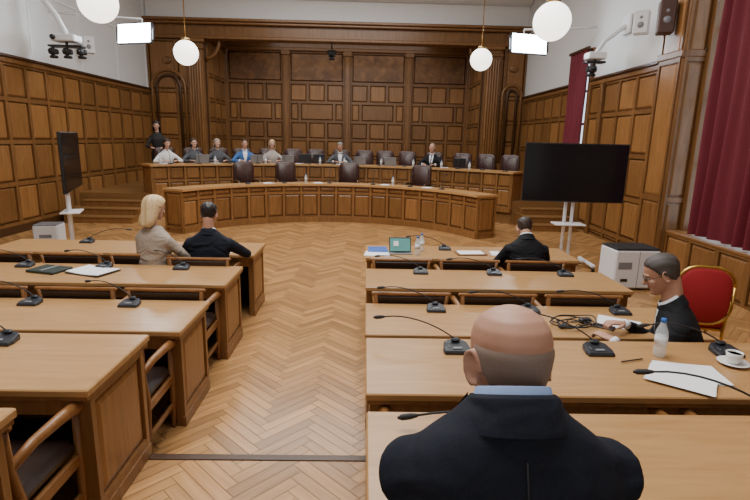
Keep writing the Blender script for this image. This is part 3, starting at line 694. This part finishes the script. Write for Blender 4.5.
def paper(name,x,y,z,rz,n=1,w=.21,h=.297,mat='paper',sp=.12):
    b=B()
    for k in range(n):
        r=random.uniform(-sp,sp)*(k>0); dx=random.uniform(-.015,.015)*(k>0); R=Matrix.Rotation(r,3,'Z'); g=5
        pts=[];lift=random.uniform(.001,.004)
        for i in range(g+1):
            for j in range(g+1):
                u=i/g-.5; v=j/g-.5; p=R@V((u*w+dx,v*h,0)); p.z=.0012+.0012*k+lift*max(0,(u+v)-.4)*(1+k); pts.append(p)
        top=[(i*(g+1)+j,(i+1)*(g+1)+j,(i+1)*(g+1)+j+1,i*(g+1)+j+1) for i in range(g) for j in range(g)]
        m_=len(pts); b.add(pts+[V((p.x,p.y,p.z-.0006)) for p in pts],top+[tuple(q+m_ for q in t) for t in top],mat,True)
    return b.obj(name,(x,y,z),rz)
paper('paper_sheets',1.70,2.38,.922,1.35,4,.22,.30,sp=.10); paper('paper_sheets',1.60,2.30,.930,.95,3,.22,.30,sp=.06); paper('paper_sheets',1.93,3.56,.752,1.0,3)
paper('paper_sheets',-2.95,3.62,.752,.2,4); paper('paper_sheets',-3.2,3.70,.752,-.5,3)
paper('blue_folder',.17,6.02,.752,.05,4,.22,.31,'blue_folder'); paper('paper_sheets',.16,5.78,.752,1.5,2)
paper('paper_sheets',-2.1,5.86,.752,.3,3); paper('paper_sheets',-1.6,5.86,.752,-.2,2)
paper('paper_sheets',1.68,5.9,.752,1.5,2); paper('paper_sheets',2.05,5.9,.752,.1,2)
for x in (-5.2,-4.1,-3.55,-1.9,-.75,1.75,2.2):
    p,a=onz(C2,R2+.33,x,ZT+.002); paper('paper_sheets',p[0],p[1],p[2],a+.2,2)
for x in (-2.4,-1.2,.5,1.5):
    p,a=onz(C1,R1+.25,x,.952); paper('paper_sheets',p[0],p[1],p[2],a,2)
b=B(); b.box((0,0,.012),(.24,.32,.022),'green_book',.004); b.box((.003,0,.012),(.235,.31,.016),'paper'); b.box((0,0,.026),(.20,.03,.004),'grey_plastic'); b.obj('leather_document_case',(-3.05,4.80,.752),1.3)
b=B(); b.box((-.10,0,.007),(.19,.27,.012),'paper',.003,Matrix.Rotation(.06,3,'Y')); b.box((.10,0,.007),(.19,.27,.012),'paper',.003,Matrix.Rotation(-.06,3,'Y')); b.box((0,0,.002),(.41,.29,.003),'black'); b.obj('open_notebook',(-2.62,4.78,.757),-.35)
b=B(); b.box((0,0,.006),(.36,.21,.010),'wood_body',.003); b.box((0,0,.014),(.30,.18,.008),'paper',.002); b.obj('clipboard',(1.28,5.88,.753),.1)
b=B(); R=Matrix.Rotation(rad(-25),3,'X'); b.box((0,0,.10),(.26,.010,.18),'black',.004,R); b.box((0,-.006,.10),(.24,.003,.155),'map_green',0,R)
b.box((-.05,-.0085,.115),(.06,.002,.06),'paper',0,R); b.box((.055,-.0085,.09),(.08,.002,.05),'screen_blue',0,R); b.box((0,.06,.05),(.16,.008,.12),'grey_plastic',.002,Matrix.Rotation(rad(35),3,'X')); b.box((0,0,.005),(.28,.18,.008),'grey_plastic',.002); b.obj('tablet_computer',(.43,5.86,.752),.05)
b=B(); b.lathe((0,0,0),[(.035,0),(.05,.004),(.078,.014),(.076,.017),(.045,.008),(.02,.007)],'ceramic',28)
b.lathe((0,0,.008),[(.022,0),(.028,.004),(.038,.035),(.041,.062),(.0385,.062),(.035,.035),(.02,.008)],'ceramic',28); b.lathe((0,0,.008),[(.001,.052),(.0375,.052)],'coffee',24)
b.tube([(.038,0,.058),(.058,0,.056),(.064,0,.042),(.055,0,.028),(.036,0,.024)],.004,'ceramic',8); b.obj('coffee_cup',(2.01,2.50,.922),.4)
b=B(); b.box((0,0,.006),(.075,.15,.010),'black',.004); b.box((0,0,.0115),(.068,.14,.001),'screen'); b.obj('mobile_phone',(1.78,3.48,.752),.9)
b=B()
for k in range(5):
    ph=random.random()*6; ra=.05+.02*k
    b.tube([(ra*1.5*math.cos(a+ph)+.02*math.sin(3*a+k),ra*math.sin(a+ph)+.015*math.cos(2*a+k),.008+.006*k+.006*math.sin(4*a+k)) for a in fr(0,5.8,26)],.0045,'cable',6)
b.box((.12,.02,.018),(.09,.05,.034),'black',.006); b.box((-.12,-.03,.014),(.06,.04,.026),'black_matte',.005); b.obj('cable_bundle',(1.57,3.52,.752),.3)
b=B(); b.tube([(0,0,0),(.14,0,0)],[.004,.004],'black',8,True); b.obj('pen',(1.40,2.5,.928),.3)
# ------------------------------------------------------------ televisions
def tv():
    b=B(); b.box((0,0,1.60),(1.66,.05,.95),'black',.012); b.box((0,-.027,1.605),(1.62,.004,.90),'screen'); b.box((0,.05,1.6),(.9,.08,.55),'black_matte',.02)
    for x in (-.06,.06): b.tube([(x,.10,.12),(x,.10,1.75)],.028,'white_plastic',12)
    b.box((0,.10,1.6),(.4,.04,.4),'steel',.01); b.box((0,.06,.75),(.5,.3,.025),'white_plastic',.008)
    b.box((0,.10,.13),(.26,.2,.1),'white_plastic',.02)
    for sx in (-1,1):
        b.box((sx*.38,.08,.10),(.07,.66,.05),'white_plastic',.015); b.box((sx*.19,.10,.11),(.38,.07,.05),'white_plastic',.015)
        for sy in (-.22,.38): b.tube([(sx*.38-.018,sy,.038),(sx*.38+.018,sy,.038)],.037,'black',14); b.box((sx*.38,sy,.075),(.03,.04,.04),'steel')
    return b
t=tv().obj('television_on_stand',(3.42,8.25,0),rad(-3)); inst(t,(-4.93,8.65,0),rad(111))
b=B(); h=.56
b.box((0,0,h/2+.03),(.66,.46,h),'white_case',.02); b.box((0,0,h+.045),(.64,.44,.035),'black_matte',.012)
b.box((.02,-.232,h/2+.03),(.006,.006,h*.96),'grey_plastic'); b.box((-.18,-.233,h*.66),(.20,.005,.10),'grey_plastic',.002); b.box((.18,-.233,h*.30),(.22,.005,.13),'white_plastic',.002)
b.box((.18,-.236,h*.40),(.08,.006,.012),'black'); b.box((-.18,-.236,h*.28),(.10,.006,.04),'black')
for x in (-.27,.27):
    for y in (-.18,.18): b.ball((x,y,.02),(.02,.02,.02),'black',8,6)
b.obj('white_equipment_cabinet',(3.93,7.2,0),.04)
b=B(); h=.42; b.box((0,0,h/2+.02),(.40,.40,h),'white_case',.02); b.box((0,0,h+.025),(.38,.38,.02),'grey_plastic',.006); b.box((0,-.202,h*.6),(.2,.005,.06),'grey_plastic',.002)
for x in (-.15,.15):
    for y in (-.15,.15): b.ball((x,y,.012),(.02,.02,.012),'black',8,6)
b.obj('white_equipment_box',(-5.70,9.1,0),.2)
b=B()
b.loft([rr(.38,.46,0,.74,-.215,.13),rr(.42,.50,0,.74,-.235,.15),rr(.42,.50,0,.74,-.255,.15),rr(.38,.46,0,.74,-.27,.13)],'red_velvet')
pts=rr(.46,.54,0,.74,-.245,.17,6); b.tube(pts+[pts[0]],.013,'gold',8)
b.box((0,0,.46),(.44,.44,.09),'red_velvet',.035); b.bb(-.21,.21,-.21,.21,.395,.42,'gold',.006)
for x in (-.2,.2):
    b.tube([(x,.19,0),(x,.19,.41)],[.012,.014],'gold',8); b.tube([(x,-.26,0),(x,-.22,.41),(x*1.08,-.245,.7)],[.012,.014,.013],'gold',8)
    b.tube([(x,-.24,.15),(x,.19,.15)],.008,'gold',6)
    b.tube([(x*1.05,-.235,.6),(x*1.25,-.1,.66),(x*1.25,.12,.66),(x*1.2,.16,.6),(x*1.02,.14,.44)],[.012,.013,.014,.012,.011],'gold',8)
    b.box((x*1.25,.0,.675),(.045,.2,.025),'red_velvet',.01)
b.obj('red_banquet_chair',(3.20,4.60,0),rad(-18))
# ------------------------------------------------------------ hanging globes, LED lights, AV
def globe(x,y,z,r=.20):
    b=B(); b.ball((0,0,0),r,'globe',32,20); b.lathe((0,0,r*.93),[(.07,-.01),(.075,.03),(.05,.05),(.012,.06)],'brass',16); b.tube([(0,0,r),(0,0,ZC-z)],.009,'brass',8); b.lathe((0,0,ZC-z),[(.06,-.04),(.065,0)],'brass',16)
    b.obj('globe_pendant_lamp',(x,y,z))
globe(-2.87,5.85,3.42); globe(2.0,5.85,3.36); globe(-3.03,9.0,3.41); globe(2.12,9.9,3.56)
def led(loc,rz,wx,w=.92,h=.45):
    b=B(); R=Matrix.Rotation(rad(-6),3,'X')
    b.box((0,0,0),(w,.07,h),'black_matte',.012,R); b.box((0,-.037,-.0),(w-.05,.006,h-.05),'led',0,R)
    for sx in (-1,1): b.box((sx*(w/2+.03),0,0),(.03,.05,h*.7),'black',.006,R)
    b.tube([(0,.05,0),(0,.2,.05),(0,.25,.35)],.018,'white_plastic',8)
    s=-1 if wx<0 else 1; dxx=abs(wx-loc[0])
    c_,s_=math.cos(-rz),math.sin(-rz)
    e=V((c_*s*dxx,s_*s*dxx,.4)); b.tube([(0,.25,.35),e.lerp(V((0,.25,.35)),.5),e*.985],.025,'white_plastic')
    return b.obj('led_light_panel',loc,rz)
led((-5.22,12.2,4.27),rad(-18),XL+.06); led((3.68,12.2,4.27),rad(14),XR-.05)
def ptz(b,c,s=1):
    c=V(c); b.lathe(c,[(.07*s,0),(.08*s,.03*s),(.06*s,.05*s)],'black',14); b.box(c+V((0,0,.12*s)),(.17*s,.10*s,.10*s),'black',.02); b.ball(c+V((0,-.04*s,.12*s)),(.07*s,.08*s,.07*s),'black_matte',12,8); b.tube([c+V((0,-.1*s,.12*s)),c+V((0,-.14*s,.12*s))],.03*s,'screen',12)
b=B(); b.tube([(0,-.2,1.55),(.3,-.15,.9),(.6,-.05,.45),(.74,0,.1)],.06,'white_plastic',10); b.box((.02,-.2,1.5),(.05,.4,.4),'white_plastic',.01)
b.box((.74,0,0),(.5,.34,.14),'white_plastic',.02); b.box((.74,0,-.16),(.7,.25,.04),'black',.01); b.tube([(.74,.0,0),(.74,0,-.16)],.03,'black',8); b.tube([(.56,-.16,0),(.56,-.22,0)],.05,'screen',14)
for dx in (-.3,0,.3): ptz(b,(.74+dx,0,-.40),1.1); b.tube([(.74+dx,0,-.40),(.74+dx,0,-.16)],.02,'black',6)
b.obj('wall_mounted_projector',(XL+.03,11.6,4.02))
b=B(); b.tube([(0,0,.6),(-.4,.05,.3),(-.55,.1,.05)],.045,'white_plastic',10); b.box((-.02,0,.6),(.05,.35,.35),'white_plastic',.01); b.box((-.55,.1,0),(.36,.3,.14),'white_plastic',.02); b.box((-.55,.1,-.12),(.4,.2,.04),'black',.01); b.tube([(-.55,.1,0),(-.55,.1,-.3)],.025,'black',8); ptz(b,(-.6,.1,-.40),1.2); b.obj('wall_mounted_projector',(XR-.02,10.9,3.85))
def spk(loc,rz,mt,w=.16,h=.30,d=.18,name='wall_speaker'):
    b=B(); b.box((0,0,0),(w,d,h),mt,.02)
    for z,r in ((-.05,.055),(.08,.028)): b.tube([(0,-d/2-.001,z),(0,-d/2-.008,z)],[r,r*.9],'grey_plastic',16)
    b.tube([(0,d/2-.02,0),(0,d/2+.14,.05)],.015,'steel',8); b.obj(name,loc,rz)
spk((-6.95,13.5,4.20),rad(30),'white_plastic',.26,.4,.22); spk((5.0,9.8,4.25),rad(-35),'white_plastic',.26,.4,.22)
spk((4.72,8.5,4.05),rad(-20),'brown_box',.24,.5,.22,'brown_speaker')
b=B(); b.tube([(-1.2,18.1,5.72),(-1.2,18.1,4.95)],.02,'black',8); b.box((-1.2,18.1,4.92),(.3,.12,.10),'black_matte',.01); ptz(b,(-1.2,18.1,4.66),1.3); b.tube([(-1.2,18.1,4.7),(-1.2,18.1,4.92)],.02,'black',6); b.obj('hanging_camera')
b=B(); b.box((0,0,.16),(.34,.05,.24),'black',.01); b.box((0,.027,.165),(.31,.004,.2),'screen'); b.box((0,0,.03),(.06,.05,.05),'black'); b.box((0,0,.006),(.2,.14,.012),'black',.004)
p,a=onz(C2,R2+.36,-1.35,ZT+.002); mon=b.obj('desk_monitor',p,a)
for x in (-1.75,2.6):
    p,a=onz(C2,R2+.36,x,ZT+.002); inst(mon,p,a)
# ------------------------------------------------------------ lights
def area(name,loc,sx,sy,power,col=(1,.985,.965),rot=(0,0,0)):
    l=bpy.data.lights.new(name,'AREA'); l.shape='RECTANGLE'; l.size=sx; l.size_y=sy; l.energy=power; l.color=col
    o=bpy.data.objects.new(name,l); COL.objects.link(o); o.location=loc; o.rotation_euler=rot
area('ceiling_light_near',(-.9,3.0,6.8),4.5,3,420); area('ceiling_light_mid',(-.9,8,6.8),5,3,410); area('ceiling_light_far',(-.9,13.6,6.8),6,3,340)
area('alcove_light',(-.7,18.7,5.65),6,.8,60)
area('led_beam_left',(-5.1,12.0,4.2),.8,.4,35,(.85,.93,1),(rad(60),0,rad(-25))); area('led_beam_right',(3.6,12.05,4.2),.8,.4,35,(.85,.93,1),(rad(60),0,rad(20)))
w=bpy.data.worlds.new('world'); sc.world=w; w.use_nodes=True; w.node_tree.nodes['Background'].inputs[0].default_value=(.75,.88,1,1); w.node_tree.nodes['Background'].inputs[1].default_value=2.2
